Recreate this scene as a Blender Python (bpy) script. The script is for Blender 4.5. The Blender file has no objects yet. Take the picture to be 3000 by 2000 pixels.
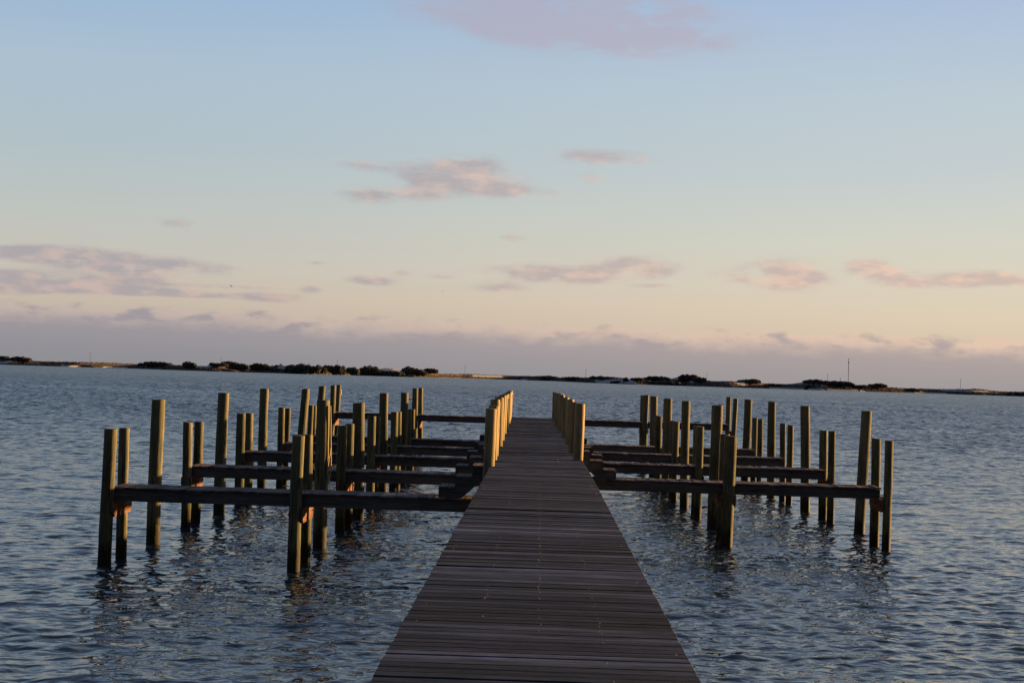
import bpy, bmesh, math, random
from mathutils import Vector, Matrix
import numpy as np
scene = bpy.context.scene
random.seed(7)
rs = np.random.RandomState(11)

# ------------------------------------------------------------------ camera
EYE = 3.72                      # eye above the water; the deck is 1.67 below it
F_PX, ROLL, VPX, VPY = 4700.0, .0306, 1581.0, 1107.0     # for the 3000x2000 frame
def _cam_rot():
    Y = Vector((VPX-1500, 1000-VPY, -F_PX)).normalized()
    Z = Vector((math.sin(ROLL), math.cos(ROLL), 0)); Z = (Z - Y*Z.dot(Y)).normalized()
    X = Y.cross(Z)
    return Matrix((X, Y, Z))     # camera -> world
cam_d = bpy.data.cameras.new('camera'); cam = bpy.data.objects.new('camera', cam_d)
scene.collection.objects.link(cam)
cam.matrix_world = Matrix.Translation((0, 0, EYE)) @ _cam_rot().to_4x4()
cam_d.sensor_width = 36; cam_d.lens = F_PX/3000*36
cam_d.clip_start = .1; cam_d.clip_end = 60000
scene.camera = cam

# ------------------------------------------------------------------ exposure, sun, sky
scene.view_settings.view_transform = 'Standard'; scene.view_settings.look = 'None'
scene.view_settings.gamma = 1; scene.view_settings.use_curve_mapping = False
EXPO = 1.8
scene.view_settings.exposure = EXPO
SUN_AZ, SUN_EL = math.radians(62), math.radians(4.6)     # to the right of the pier axis, just above the horizon
sun_d = bpy.data.lights.new('sun', 'SUN'); sun_d.energy = 5.0; sun_d.angle = math.radians(.5)
sun_d.color = (1.0, .58, .24)
sun = bpy.data.objects.new('sun', sun_d); scene.collection.objects.link(sun)
sdir = Vector((math.sin(SUN_AZ)*math.cos(SUN_EL), math.cos(SUN_AZ)*math.cos(SUN_EL), math.sin(SUN_EL)))
sun.rotation_euler = sdir.to_track_quat('Z', 'Y').to_euler(); sun.location = sdir*80

def lin(c):
    return tuple(((v/255)/12.92 if v/255 <= .04045 else ((v/255+.055)/1.055)**2.4) for v in c)
def skyc(r, g, b): return tuple(v/2**EXPO for v in lin((r, g, b))) + (1,)

class NT:                       # small helper for node trees
    def __init__(s, tree): s.t = tree; s.t.nodes.clear()
    def n(s, typ, **kw):
        nd = s.t.nodes.new(typ)
        for k, v in kw.items(): setattr(nd, k, v)
        return nd
    def l(s, a, b): s.t.links.new(a, b)
    def put(s, sock, v):
        if isinstance(v, bpy.types.NodeSocket): s.l(v, sock)
        else: sock.default_value = v
    def m(s, op, a, b=0.0, c=None, clamp=False):
        nd = s.n('ShaderNodeMath', operation=op, use_clamp=clamp)
        s.put(nd.inputs[0], a); s.put(nd.inputs[1], b)
        if c is not None: s.put(nd.inputs[2], c)
        return nd.outputs[0]
    def sm(s, x, lo, hi, a=0.0, b=1.0, kind='SMOOTHSTEP'):
        nd = s.n('ShaderNodeMapRange', interpolation_type=kind)
        s.put(nd.inputs[0], x); s.put(nd.inputs[1], lo); s.put(nd.inputs[2], hi); s.put(nd.inputs[3], a); s.put(nd.inputs[4], b)
        return nd.outputs[0]
    def mix(s, f, a, b, blend='MIX'):
        nd = s.n('ShaderNodeMix', data_type='RGBA', blend_type=blend)
        s.put(nd.inputs['Factor'], f)
        s.put(nd.inputs[6], a); s.put(nd.inputs[7], b)
        return nd.outputs[2]
    def xyz(s, x, y, z):
        nd = s.n('ShaderNodeCombineXYZ'); s.put(nd.inputs[0], x); s.put(nd.inputs[1], y); s.put(nd.inputs[2], z); return nd.outputs[0]
    def sep(s, v):
        nd = s.n('ShaderNodeSeparateXYZ'); s.put(nd.inputs[0], v); return nd.outputs
    def noise(s, vec, scale, detail=2.0, rough=.5, dist=0.0, out=0):
        nd = s.n('ShaderNodeTexNoise'); s.put(nd.inputs['Vector'], vec)
        nd.inputs['Scale'].default_value = scale; nd.inputs['Detail'].default_value = detail
        nd.inputs['Roughness'].default_value = rough; nd.inputs['Distortion'].default_value = dist
        return nd.outputs[out]
    def ramp(s, x, stops, interp='LINEAR'):
        nd = s.n('ShaderNodeValToRGB'); s.put(nd.inputs[0], x); cr = nd.color_ramp; cr.interpolation = interp
        while len(cr.elements) < len(stops): cr.elements.new(.5)
        for e, (p, c) in zip(cr.elements, stops): e.position = p; e.color = c
        return nd.outputs[0]

CLOUDS = [(26, 1073, 260, 60, 0.9), (188, 1018, 230, 52, 1.0), (349, 973, 130, 26, 0.7), (-433, 1054, 90, 22, 0.45), (685, 1128, 120, 25, 0.4), (-133, 1033, 110, 35, 0.6), (-259, 594, 130, 38, 1.2), (-328, 557, 100, 24, 0.9), (-138, 553, 95, 22, 1.0), (-480, 603, 130, 14, 0.7), (-537, 513, 90, 20, 0.6), (-407, 520, 100, 18, 0.5), (139, 650, 120, 24, 0.75), (279, 648, 60, 18, 0.6), (141, 587, 45, 14, 0.5), (23, 533, 45, 16, 0.4), (-1071, 413, 50, 15, 0.75), (-82, 408, 40, 11, 0.6), (-1441, 305, 150, 22, 1.1), (-1261, 294, 180, 26, 1.1), (-1040, 285, 150, 20, 0.85), (-1551, 308, 90, 12, 0.9), (-1509, 246, 140, 16, 0.9), (-1159, 254, 110, 16, 1.0), (-1259, 237, 60, 12, 0.6), (-1388, 215, 260, 13, 1.2), (-1108, 209, 240, 9, 1.1), (-969, 235, 160, 7, 0.7), (-1568, 214, 120, 20, 1.0), (-773, 208, 70, 14, 0.95), (-677, 238, 35, 12, 0.7), (-661, 314, 40, 6, 0.7), (-492, 270, 75, 13, 1.0), (-400, 295, 28, 9, 0.7), (-300, 286, 50, 7, 0.6), (-20, 301, 150, 24, 1.2), (110, 310, 110, 22, 1.1), (-139, 258, 80, 14, 0.7), (268, 347, 90, 18, 0.9), (329, 322, 70, 20, 0.7), (311, 279, 90, 7, 0.45), (699, 324, 90, 27, 1.15), (760, 305, 60, 18, 0.8), (569, 320, 60, 13, 0.9), (919, 345, 45, 16, 0.8), (999, 328, 60, 24, 1.1), (1090, 302, 110, 12, 0.8), (1250, 320, 110, 15, 0.8), (1370, 311, 110, 12, 0.8)]


def build_world():
    w = bpy.data.worlds.new('World'); scene.world = w; w.use_nodes = True
    g = NT(w.node_tree)
    out = g.n('ShaderNodeOutputWorld'); bg = g.n('ShaderNodeBackground'); g.l(bg.outputs[0], out.inputs[0])
    tc = g.n('ShaderNodeTexCoord'); d = tc.outputs['Generated']
    x, y, z = g.sep(d)
    # direction as azimuth u (right of the pier axis) and elevation v, in 1/4700 rad
    u = g.m('MULTIPLY', g.m('ARCTAN2', x, y), 4700.0)
    v = g.m('MULTIPLY', g.m('ARCSINE', z), 4700.0)
    # clear-sky gradients: away from the sun, and toward the sun (to the right)
    def gr(stops): return [(p/7400.0, skyc(*c)) for p, c in stops]
    t = g.m('DIVIDE', v, 7400.0, clamp=True)
    cool = g.ramp(t, gr([(0, (176,165,158)), (200, (200,187,172)), (290, (199,193,184)), (430, (190,195,191)), (620, (178,193,200)), (850, (172,192,209)), (1100, (153,183,214)), (1900, (136,160,192)), (3500, (104,127,158)), (7400, (62,80,112))]))
    warm = g.ramp(t, gr([(0, (205,182,164)), (200, (220,203,181)), (290, (217,207,189)), (430, (210,210,198)), (620, (195,204,207)), (850, (186,201,212)), (1100, (170,190,218)), (1900, (150,170,200)), (3500, (114,136,166)), (7400, (62,80,112))]))
    wz = g.sm(u, -1500.0, 1500.0)
    base = g.mix(wz, cool, warm)
    # behind the camera the evening sky is darker
    back = g.sm(y, -.6, .75)
    base = g.mix(back, g.mix(g.m('MULTIPLY', t, 1.0), skyc(54,64,82), skyc(40,56,90)), base)
    # glow round the low sun
    sd = g.n('ShaderNodeVectorMath', operation='DOT_PRODUCT'); g.l(d, sd.inputs[0]); sd.inputs[1].default_value = sdir
    glow = g.m('POWER', g.m('MAXIMUM', sd.outputs['Value'], 0.0), 14.0)
    base = g.mix(g.m('MULTIPLY', glow, .75), base, skyc(255,205,150))
    # low Nishita share for the physical sky colour
    sk = g.n('ShaderNodeTexSky', sky_type='NISHITA'); sk.sun_disc = False
    sk.sun_elevation = SUN_EL; sk.sun_rotation = SUN_AZ
    scl = g.mix(1.0, sk.outputs[0], (.08, .08, .08, 1), 'MULTIPLY')
    base = g.mix(.04, base, scl)
    # ---------------- clouds: soft blobs in direction space, broken up by noise
    p = g.xyz(u, v, 0.0)
    ps = g.xyz(g.m('MULTIPLY', u, 1/420.0), g.m('MULTIPLY', v, 1/120.0), 0.0)
    wn = g.noise(ps, 1.0, 4.0, .55, out=1)
    wx, wy, _ = g.sep(wn)
    uu = g.m('ADD', u, g.m('MULTIPLY', g.m('SUBTRACT', wx, .5), 120.0))
    vv = g.m('ADD', v, g.m('MULTIPLY', g.m('SUBTRACT', wy, .5), 15.0))
    tot = None
    for cu, cv, a, b, s in CLOUDS:
        if cv > 900: a *= 1.35; b *= 1.3; s *= .85
        elif cu < -800 and cv < 220: s *= 1.5
        elif cu > 500: a *= 1.1; b *= 1.4; s *= .92
        elif 450 < cv < 620: b *= 1.15
        du = g.m('MULTIPLY', g.m('SUBTRACT', uu, float(cu)), 1/a)
        dv = g.m('MULTIPLY', g.m('SUBTRACT', vv, float(cv)), 1/b)
        q = g.m('MULTIPLY_ADD', dv, dv, g.m('MULTIPLY', du, du))
        e = g.m('MULTIPLY', g.m('EXPONENT', g.m('MULTIPLY', q, -.9)), s)
        tot = e if tot is None else g.m('ADD', tot, e)
    fb = g.noise(g.xyz(g.m('MULTIPLY', u, 1/150.0), g.m('MULTIPLY', v, 1/48.0), 1.7), 1.0, 6.0, .6)
    dens = g.m('MULTIPLY', tot, g.sm(fb, .28, .70, .22, 1.65, 'LINEAR'))
    a1 = g.sm(dens, .08, .95)
    # a few generic clouds outside the framed stretch of sky
    far = g.noise(g.xyz(g.m('MULTIPLY', u, 1/1500.0), g.m('MULTIPLY', v, 1/330.0), 4.0), 1.0, 5.0, .55)
    away = g.m('MAXIMUM', g.sm(g.m('ABSOLUTE', u), 1900.0, 2600.0), g.sm(v, 1250.0, 1700.0))
    a2 = g.m('MULTIPLY', g.m('MULTIPLY', g.sm(far, .55, .72), away), .7)
    al = g.m('MULTIPLY', g.m('MAXIMUM', a1, a2), .70)
    mauve = g.mix(wz, skyc(160,154,164), skyc(200,176,170))
    pink = g.mix(wz, skyc(200,176,170), skyc(240,200,178))
    litf = g.noise(g.xyz(g.m('MULTIPLY', u, 1/110.0), g.m('MULTIPLY', v, 1/40.0), 8.0), 1.0, 4.0, .5)
    ccol = g.mix(g.sm(litf, .42, .66), mauve, pink)
    high = g.sm(v, 700.0, 1000.0)
    ccol = g.mix(high, ccol, g.mix(wz, skyc(172,170,188), skyc(186,176,190)))
    base = g.mix(al, base, ccol)
    # ---------------- the cloud bank lying on the horizon
    n1 = g.noise(g.xyz(g.m('MULTIPLY', u, 1/260.0), g.m('MULTIPLY', v, 1/160.0), 3.0), 1.0, 6.0, .6)
    n2 = g.noise(g.xyz(g.m('MULTIPLY', u, 1/80.0), g.m('MULTIPLY', v, 1/36.0), 5.0), 1.0, 5.0, .6)
    top = g.m('ADD', g.m('MULTIPLY_ADD', wz, -16.0, 168.0), g.m('ADD', g.m('MULTIPLY', g.m('SUBTRACT', n1, .5), 60.0), g.m('MULTIPLY', g.m('SUBTRACT', n2, .5), 48.0)))
    hh = g.m('SUBTRACT', top, v)                      # depth below the bank's top
    ba = g.sm(hh, -8.0, 22.0)
    bankc = g.mix(g.sm(v, 0.0, 150.0), g.mix(wz, skyc(139,140,147), skyc(158,152,154)), g.mix(wz, skyc(157,150,157), skyc(180,164,162)))
    rim = g.mix(wz, skyc(200,182,172), skyc(238,206,180))
    puff = g.m('MULTIPLY', g.sm(hh, 75.0, 5.0), g.sm(litf, .34, .52))
    bankc = g.mix(g.m('MULTIPLY', puff, .85), bankc, rim)
    base = g.mix(g.m('MULTIPLY', ba, .93), base, bankc)
    # below the horizon (hidden by water)
    base = g.mix(g.sm(v, -60.0, -5.0), skyc(60,70,84), base)
    g.l(base, bg.inputs[0]); bg.inputs[1].default_value = 1.0
build_world()

# ------------------------------------------------------------------ materials
def material(name):
    m = bpy.data.materials.new(name); m.use_nodes = True
    g = NT(m.node_tree); out = g.n('ShaderNodeOutputMaterial'); b = g.n('ShaderNodeBsdfPrincipled'); g.l(b.outputs[0], out.inputs[0])
    return m, g, b

def water_material():
    m, g, b = material('rippled_bay_water')
    geo = g.n('ShaderNodeNewGeometry'); P = geo.outputs['Position']
    px, py, pz = g.sep(P)
    # wind patches change how steep the small ripples are
    wind = g.noise(g.xyz(g.m('MULTIPLY', px, .012), g.m('MULTIPLY', py, .02), 0.0), 1.0, 3.0, .55)
    slick = g.noise(g.xyz(g.m('MULTIPLY', px, .004), g.m('MULTIPLY', py, .03), 2.0), 1.0, 2.0, .5)
    calm = g.sm(slick, .60, .68, 1.0, .72)
    amp = g.m('MULTIPLY', g.sm(wind, .3, .7, .75, 1.25, 'LINEAR'), calm)
    EPS = .01
    def field(ox, oy):
        x = g.m('ADD', px, ox); y = g.m('ADD', py, oy)
        a = g.m('ADD', g.m('MULTIPLY', x, .96), g.m('MULTIPLY', y, .28)); c = g.m('SUBTRACT', g.m('MULTIPLY', y, .96), g.m('MULTIPLY', x, .28))
        h = g.m('MULTIPLY', g.noise(g.xyz(g.m('MULTIPLY', a, .55), c, 0.0), 3.2, 1.0, .5, .3), .068)
        v2 = g.xyz(g.m('MULTIPLY', x, .7), g.m('MULTIPLY', y, 1.0), 5.0)
        return g.m('MULTIPLY_ADD', g.noise(v2, 8.0, 1.0, .5, .3), .020, h)
    h0 = field(0.0, 0.0); hx = field(EPS, 0.0); hy = field(0.0, EPS)
    k = g.m('MULTIPLY', g.m('MULTIPLY', amp, g.sm(py, 120.0, 500.0, 1.0, 1.7)), -1/EPS)
    nx = g.m('MULTIPLY', g.m('SUBTRACT', hx, h0), k); ny = g.m('MULTIPLY', g.m('SUBTRACT', hy, h0), k)
    # wave groups that still read as speckle further out
    s1 = g.m('MULTIPLY', g.m('SUBTRACT', g.noise(g.xyz(g.m('MULTIPLY', px, 2.0), g.m('MULTIPLY', py, .42), 1.0), 1.0, 2.0, .6), .5), g.sm(py, 30.0, 110.0, .0, .95))
    s2 = g.m('MULTIPLY', g.m('SUBTRACT', g.noise(g.xyz(g.m('MULTIPLY', px, .55), g.m('MULTIPLY', py, .09), 3.0), 1.0, 2.0, .6), .5), g.sm(py, 110.0, 400.0, .0, .8))
    ny = g.m('ADD', ny, g.m('ADD', s1, s2))
    ad = g.n('ShaderNodeVectorMath', operation='ADD'); g.l(geo.outputs['Normal'], ad.inputs[0]); g.l(g.xyz(nx, ny, 0.0), ad.inputs[1])
    nrm = g.n('ShaderNodeVectorMath', operation='NORMALIZE'); g.l(ad.outputs[0], nrm.inputs[0])
    g.l(nrm.outputs[0], b.inputs['Normal'])
    b.inputs['Base Color'].default_value = (.020, .033, .047, 1)
    # open water further out is choppier than the lee of the pier
    r = g.m('ADD', g.sm(py, 18.0, 120.0, .07, .22), g.sm(py, 100.0, 480.0, 0.0, .08))
    g.l(g.m('MULTIPLY', r, g.sm(slick, .60, .68, 1.0, .85)), b.inputs['Roughness']); b.inputs['IOR'].default_value = 1.333
    return m

def wood_material(name, c1, c2, grain_axis='Z', rough=.85, wet=False, scale=1.0, bump=.35, board=False, knots=True):
    """weathered timber: long streaks along one axis, tone shifts per object"""
    m, g, b = material(name)
    tc = g.n('ShaderNodeTexCoord'); P = tc.outputs['Object']
    oi = g.n('ShaderNodeObjectInfo'); rnd = oi.outputs['Random']
    x, y, z = g.sep(P)
    st = {'Z': (1, 1, .06), 'X': (.06, 1, 1), 'Y': (1, .06, 1)}[grain_axis]
    off = g.m('MULTIPLY', rnd, 37.0)
    v = g.xyz(g.m('MULTIPLY_ADD', x, st[0], off), g.m('MULTIPLY_ADD', y, st[1], off), g.m('MULTIPLY_ADD', z, st[2], off))
    n1 = g.noise(v, 38*scale, 4.0, .6); n2 = g.noise(v, 9*scale, 3.0, .55); n3 = g.noise(P, 2.2, 3.0, .6)
    f = g.m('ADD', g.m('MULTIPLY', n1, .5), g.m('MULTIPLY', n2, .5))
    col = g.mix(g.sm(f, .34, .66), (*c1, 1), (*c2, 1))
    col = g.mix(g.sm(n3, .45, .75, 0.0, .45), col, (c1[0]*.55, c1[1]*.6, c1[2]*.7, 1))
    tone = g.sm(rnd, 0.0, 1.0, .78, 1.18, 'LINEAR')
    if board:
        pat = g.noise(g.xyz(g.m('MULTIPLY', x, .5), y, 2.0), .35, 3.0, .6)
        blot = g.noise(g.xyz(g.m('MULTIPLY', x, 1.6), g.m('MULTIPLY', y, 7.0), 4.0), 1.0, 4.0, .65)
        pv = g.m('MULTIPLY', g.sm(pat, .35, .62, .72, 1.15), g.sm(blot, .32, .68, .62, 1.4, 'LINEAR'))
        col = g.mix(1.0, col, g.xyz(pv, pv, pv), 'MULTIPLY')
        at = g.n('ShaderNodeAttribute', attribute_name='tint'); col = g.mix(1.0, col, at.outputs['Color'], 'MULTIPLY')
    crack = g.sm(g.noise(v, 60*scale, 2.0, .5), .30, .36, 1.0, 0.0)
    col = g.mix(g.m('MULTIPLY', crack, .6), col, (c1[0]*.25, c1[1]*.25, c1[2]*.25, 1))
    hsv = g.n('ShaderNodeHueSaturation'); g.l(col, hsv.inputs['Color']); g.l(tone, hsv.inputs['Value']); col = hsv.outputs[0]
    rg = rough
    if wet:      # waterline: dark algae and barnacle band, ragged top edge
        geo = g.n('ShaderNodeNewGeometry'); wx, wy, wz = g.sep(geo.outputs['Position'])
        nn = g.noise(g.xyz(g.m('MULTIPLY', wx, 9.0), g.m('MULTIPLY', wy, 9.0), g.m('MULTIPLY', wz, 2.5)), 1.0, 3.0, .6)
        edge = g.m('ADD', wz, g.m('MULTIPLY', g.m('SUBTRACT', nn, .5), -.55))
        band = g.sm(edge, .26, .50, 1.0, 0.0)
        shell = g.noise(geo.outputs['Position'], 42.0, 2.0, .6)
        bc = g.mix(g.sm(shell, .5, .7), (.018, .014, .010, 1), (.11, .065, .04, 1))
        col = g.mix(band, col, bc)
        # faint greener, damper stretch above it
        col = g.mix(g.sm(edge, .4, 1.0, .35, 0.0), col, (c1[0]*.6, c1[1]*.72, c1[2]*.5, 1))
        # long drying splits and paler, bleached heads
        sp = g.noise(g.xyz(g.m('MULTIPLY_ADD', x, 30.0, off), g.m('MULTIPLY_ADD', y, 30.0, off), g.m('MULTIPLY', z, .9)), 1.0, 2.0, .5)
        col = g.mix(g.m('MULTIPLY', g.sm(sp, .335, .375, 1.0, 0.0), .8), col, (.012, .012, .010, 1))
        hd = g.sm(g.m('ADD', z, g.m('MULTIPLY', n3, .8)), 2.3, 3.2, 0.0, .30)
        col = g.mix(hd, col, (c2[0]*1.25, c2[1]*1.2, c2[2]*1.2, 1))
        rg = g.sm(band, 0.0, 1.0, rough, .6)
    g.l(col, b.inputs['Base Color']); g.put(b.inputs['Roughness'], rg)
    b.inputs['Specular IOR Level'].default_value = .06
    bp = g.n('ShaderNodeBump'); bp.inputs['Strength'].default_value = bump; bp.inputs['Distance'].default_value = .02
    g.l(g.m('SUBTRACT', f, g.m('MULTIPLY', crack, .6)), bp.inputs['Height']); g.l(bp.outputs[0], b.inputs['Normal'])
    return m

M = {}
M['water'] = water_material()
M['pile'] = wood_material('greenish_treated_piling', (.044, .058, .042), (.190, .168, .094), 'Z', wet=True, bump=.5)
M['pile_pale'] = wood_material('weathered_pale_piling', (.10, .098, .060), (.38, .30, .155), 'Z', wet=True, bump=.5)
M['endgrain'] = wood_material('grey_end_grain', (.05, .045, .04), (.12, .10, .08), 'Z', bump=.4, scale=2)
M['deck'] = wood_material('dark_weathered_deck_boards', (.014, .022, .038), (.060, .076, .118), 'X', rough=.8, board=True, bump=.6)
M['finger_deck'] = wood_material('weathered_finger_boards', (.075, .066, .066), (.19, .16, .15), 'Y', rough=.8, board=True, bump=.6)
M['beam'] = wood_material('dark_treated_beam', (.066, .069, .070), (.150, .146, .146), 'X', bump=.4)
M['bolster'] = wood_material('reddish_bolster_timber', (.085, .048, .032), (.24, .13, .08), 'Y', bump=.4)
def plain(name, c, rough=.6, metal=0.0, nscale=6.0, var=.25):
    m, g, b = material(name)
    tc = g.n('ShaderNodeTexCoord'); n = g.noise(tc.outputs['Object'], nscale, 4.0, .6)
    g.l(g.mix(g.sm(n, .35, .65), (*[v*(1-var) for v in c], 1), (*[min(1, v*(1+var)) for v in c], 1)), b.inputs['Base Color'])
    b.inputs['Roughness'].default_value = rough; b.inputs['Metallic'].default_value = metal
    return m
M['nail'] = plain('galvanised_nail_heads', (.22, .19, .17), .7, 0, 20)
M['reflector'] = plain('white_reflector_plate', (.8, .78, .76), .4)
M['rope'] = plain('frayed_rope', (.45, .34, .18), .9, 0, 40)
M['shrub'] = plain('hazed_evergreen_shrub_leaves', (.115, .110, .090), .95, 0, .35, .35)  # leaf colour lightened to stand in for haze over the far shore
M['grass'] = plain('brown_dune_grass', (.085, .062, .044), .95, 0, .12, .55)
M['pole'] = plain('weathered_utility_pole', (.10, .075, .06), .9)
M['stake'] = plain('white_channel_stake', (.75, .68, .6), .6)
M['bird'] = plain('dark_gull_plumage', (.06, .06, .065), .8)

# ------------------------------------------------------------------ object helpers
def link(o, parent=None):
    scene.collection.objects.link(o)
    if parent is not None: o.parent = parent
    return o
def obj(name, bm, mat, parent=None, smooth=False, loc=None):
    me = bpy.data.meshes.new(name)
    bmesh.ops.recalc_face_normals(bm, faces=bm.faces[:])
    bm.to_mesh(me); bm.free()
    for mm in (mat if isinstance(mat, (list, tuple)) else [mat]): me.materials.append(mm)
    if smooth:
        for p in me.polygons: p.use_smooth = True
    o = bpy.data.objects.new(name, me)
    if loc is not None: o.location = loc
    return link(o, parent)
def tag(o, label=None, cat=None, group=None, kind=None):
    for k, v in (('label', label), ('category', cat), ('group', group), ('kind', kind)):
        if v: o[k] = v
    return o
def thing(name, loc, label, cat, group=None):
    o = bpy.data.objects.new(name, None); o.location = loc; o.empty_display_size = .2
    return tag(link(o), label, cat, group)
def add_box(bm, x0, x1, y0, y1, z0, z1, bev=0.0, tint=None, rot=None):
    vs = [bm.verts.new((x, y, z)) for z in (z0, z1) for y in (y0, y1) for x in (x0, x1)]
    fs = [bm.faces.new([vs[i] for i in q]) for q in ((0,2,3,1),(4,5,7,6),(0,1,5,4),(2,6,7,3),(0,4,6,2),(1,3,7,5))]
    if rot is not None:
        c = Vector(((x0+x1)/2, (y0+y1)/2, (z0+z1)/2))
        bmesh.ops.rotate(bm, verts=vs, cent=c, matrix=rot)
    if tint is not None:
        lay = bm.loops.layers.float_color.get('tint') or bm.loops.layers.float_color.new('tint')
        for f in fs:
            for l in f.loops: l[lay] = (*tint, 1)
    if bev > 0:
        es = list({e for f in fs for e in f.edges})
        bmesh.ops.bevel(bm, geom=es, offset=bev, segments=1, affect='EDGES')
    return fs
def add_prism(bm, poly, y0, y1):          # polygon in x-z, extruded along y
    a = [bm.verts.new((x, y0, z)) for x, z in poly]; b = [bm.verts.new((x, y1, z)) for x, z in poly]
    bm.faces.new(a); bm.faces.new(list(reversed(b)))
    for i in range(len(poly)):
        j = (i+1) % len(poly); bm.faces.new((a[i], b[i], b[j], a[j]))
def pile_bm(r, h, lean, depth=1.6, seg=22, seed=0, leany=0.0, chamfer=.3):
    """round driven piling: slightly crooked, tapering, with dents, a sawn sloping top"""
    q = random.Random(seed); bm = bmesh.new(); rings = []
    n = int((h+depth)/.12)+1
    ph = [q.uniform(0, 6.28) for _ in range(6)]; tilt = q.uniform(-.10, .10); tdir = q.uniform(0, 6.28)
    lob = [q.uniform(.0, .035) for _ in range(3)]
    for i in range(n+1):
        z = -depth + (h+depth)*i/n
        rr = r*(1.03 - .02*z) * (1 + .014*math.sin(2.1*z+ph[0]) + .010*math.sin(5.3*z+ph[1]))
        cx = lean*z + .008*math.sin(1.3*z+ph[2]); cy = leany*z + .008*math.sin(1.7*z+ph[3])
        ring = []
        for k in range(seg):
            a = 2*math.pi*k/seg
            r2 = rr*(1 + lob[0]*math.sin(2*a+ph[4]+.25*z) + lob[1]*math.sin(3*a+ph[5]) + lob[2]*.6*math.sin(7*a+ph[0]+.3*z) + q.uniform(-.008, .008))
            zz = z
            if i == n: r2 *= 1-.06*chamfer; zz = z + tilt*r*math.cos(a-tdir)
            elif i == n-1: zz = h-.02 + tilt*r*math.cos(a-tdir)
            ring.append(bm.verts.new((cx+r2*math.cos(a), cy+r2*math.sin(a), zz)))
        rings.append(ring)
    for i in range(n):
        for k in range(seg):
            f = bm.faces.new((rings[i][k], rings[i][(k+1) % seg], rings[i+1][(k+1) % seg], rings[i+1][k])); f.smooth = True
    c = bm.verts.new((lean*h, leany*h, h+.004))
    for k in range(seg):
        f = bm.faces.new((rings[-1][k], rings[-1][(k+1) % seg], c)); f.material_index = 1
    bm.faces.new(list(reversed(rings[0])))
    return bm
def piling(name, x, y, h, lean, r, parent=None, seed=0, mat='pile', base=None):
    bm = pile_bm(r, h, lean, seed=seed, leany=random.Random(seed+5).uniform(-.008, .008))
    p0 = (x, y, 0) if base is None else (x-base[0], y-base[1], -base[2])
    me_o = obj(name, bm, [M[mat], M['endgrain']], parent, loc=p0)
    return me_o

# ------------------------------------------------------------------ water
def build_water():
    """one sheet out to the horizon; real wave relief in the stretch in front of the camera"""
    ys = [-30000, -4000, -600, -120, -40, -12, -4, 0, 3]; y = 5.0
    while y < 1760:
        ys.append(y)
        d = (.25 if y < 18 else min(max(y*y/5950*.55, .055), .20)) if y < 150 else min(.20 + (y-150)/550*.8, 1.05)
        y += d
    while y < 30000: ys.append(y); y *= 1.06
    ys.append(31000); ys = np.array(ys)
    half = .42*np.clip(ys, 8, 1800) + 5
    n = 600; inner = np.linspace(-1, 1, n); ext = np.array([1.04, 1.12, 1.3, 1.7, 2.5, 5, 12, 40, 130])
    T = np.concatenate([-ext[::-1], inner, ext]); X = half[:, None]*T[None, :]
    X[:, 0] = -31000; X[:, -1] = 31000
    Yg = np.repeat(ys[:, None], len(T), 1); Zg = np.zeros_like(X)
    dy = np.gradient(ys)[:, None]; dx = (half*2/n)[:, None]
    far = np.clip((ys-35)/260, 0, 1)[:, None]
    q = np.random.RandomState(5); N = 96
    lam = np.exp(np.linspace(math.log(.26), math.log(5.5), N)); ang = math.radians(97) + q.normal(0, .85, N)
    for i in range(N):
        k = 2*math.pi/lam[i]; slope = .045*(1.0 if lam[i] < .62 else (.62/lam[i])**1.25)
        A = slope/k*q.uniform(.6, 1.35); gq = q.uniform(.5, 1.6, 2); p1, p2 = q.uniform(0, 6.283, 2)
        w = np.minimum(lam[i]/abs(math.cos(ang[i])+1e-6)/dx, lam[i]/abs(math.sin(ang[i])+1e-6)/dy)
        w = np.clip((w-2.1)/1.6, 0, 1)*(1+far*min(4.2, 1.6*(lam[i]/.62)**.9))
        rr = np.nonzero(w[:, 0] > 0)[0]
        if len(rr) == 0: continue
        s0, s1 = rr[0], rr[-1]+1
        Xs, Ys = X[s0:s1], Yg[s0:s1]
        ph = (k*(Xs*math.cos(ang[i]) + Ys*math.sin(ang[i])) + p1).astype(np.float32)
        grp = (.65 + .5*np.sin((Xs*.11*gq[0]+Ys*.07*gq[1]+p2).astype(np.float32)))*w[s0:s1]*A
        Zg[s0:s1] += grp*(np.sin(ph) + .22*np.cos(2*ph))
    fade = np.clip((ys-8)/8, 0, 1)*np.clip((1750-ys)/60, 0, 1)
    lat = (np.abs(T) <= 1)*1.0
    Zg *= fade[:, None]*lat[None, :]
    nr, nc = X.shape
    co = np.stack([X, Yg, Zg], -1).astype(np.float32).reshape(-1)
    idx = np.arange(nr*nc).reshape(nr, nc)
    F = np.stack([idx[:-1, :-1], idx[:-1, 1:], idx[1:, 1:], idx[1:, :-1]], -1).reshape(-1, 4)
    me = bpy.data.meshes.new('water'); me.vertices.add(nr*nc); me.vertices.foreach_set('co', co)
    me.loops.add(F.size); me.loops.foreach_set('vertex_index', F.reshape(-1).astype(np.int32))
    me.polygons.add(len(F)); me.polygons.foreach_set('loop_start', np.arange(0, F.size, 4, dtype=np.int32))
    me.polygons.foreach_set('loop_total', np.full(len(F), 4, dtype=np.int32))
    me.polygons.foreach_set('use_smooth', np.ones(len(F), dtype=bool))
    me.update(); me.materials.append(M['water'])
    return tag(link(bpy.data.objects.new('water', me)), kind='structure')
build_water()

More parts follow.
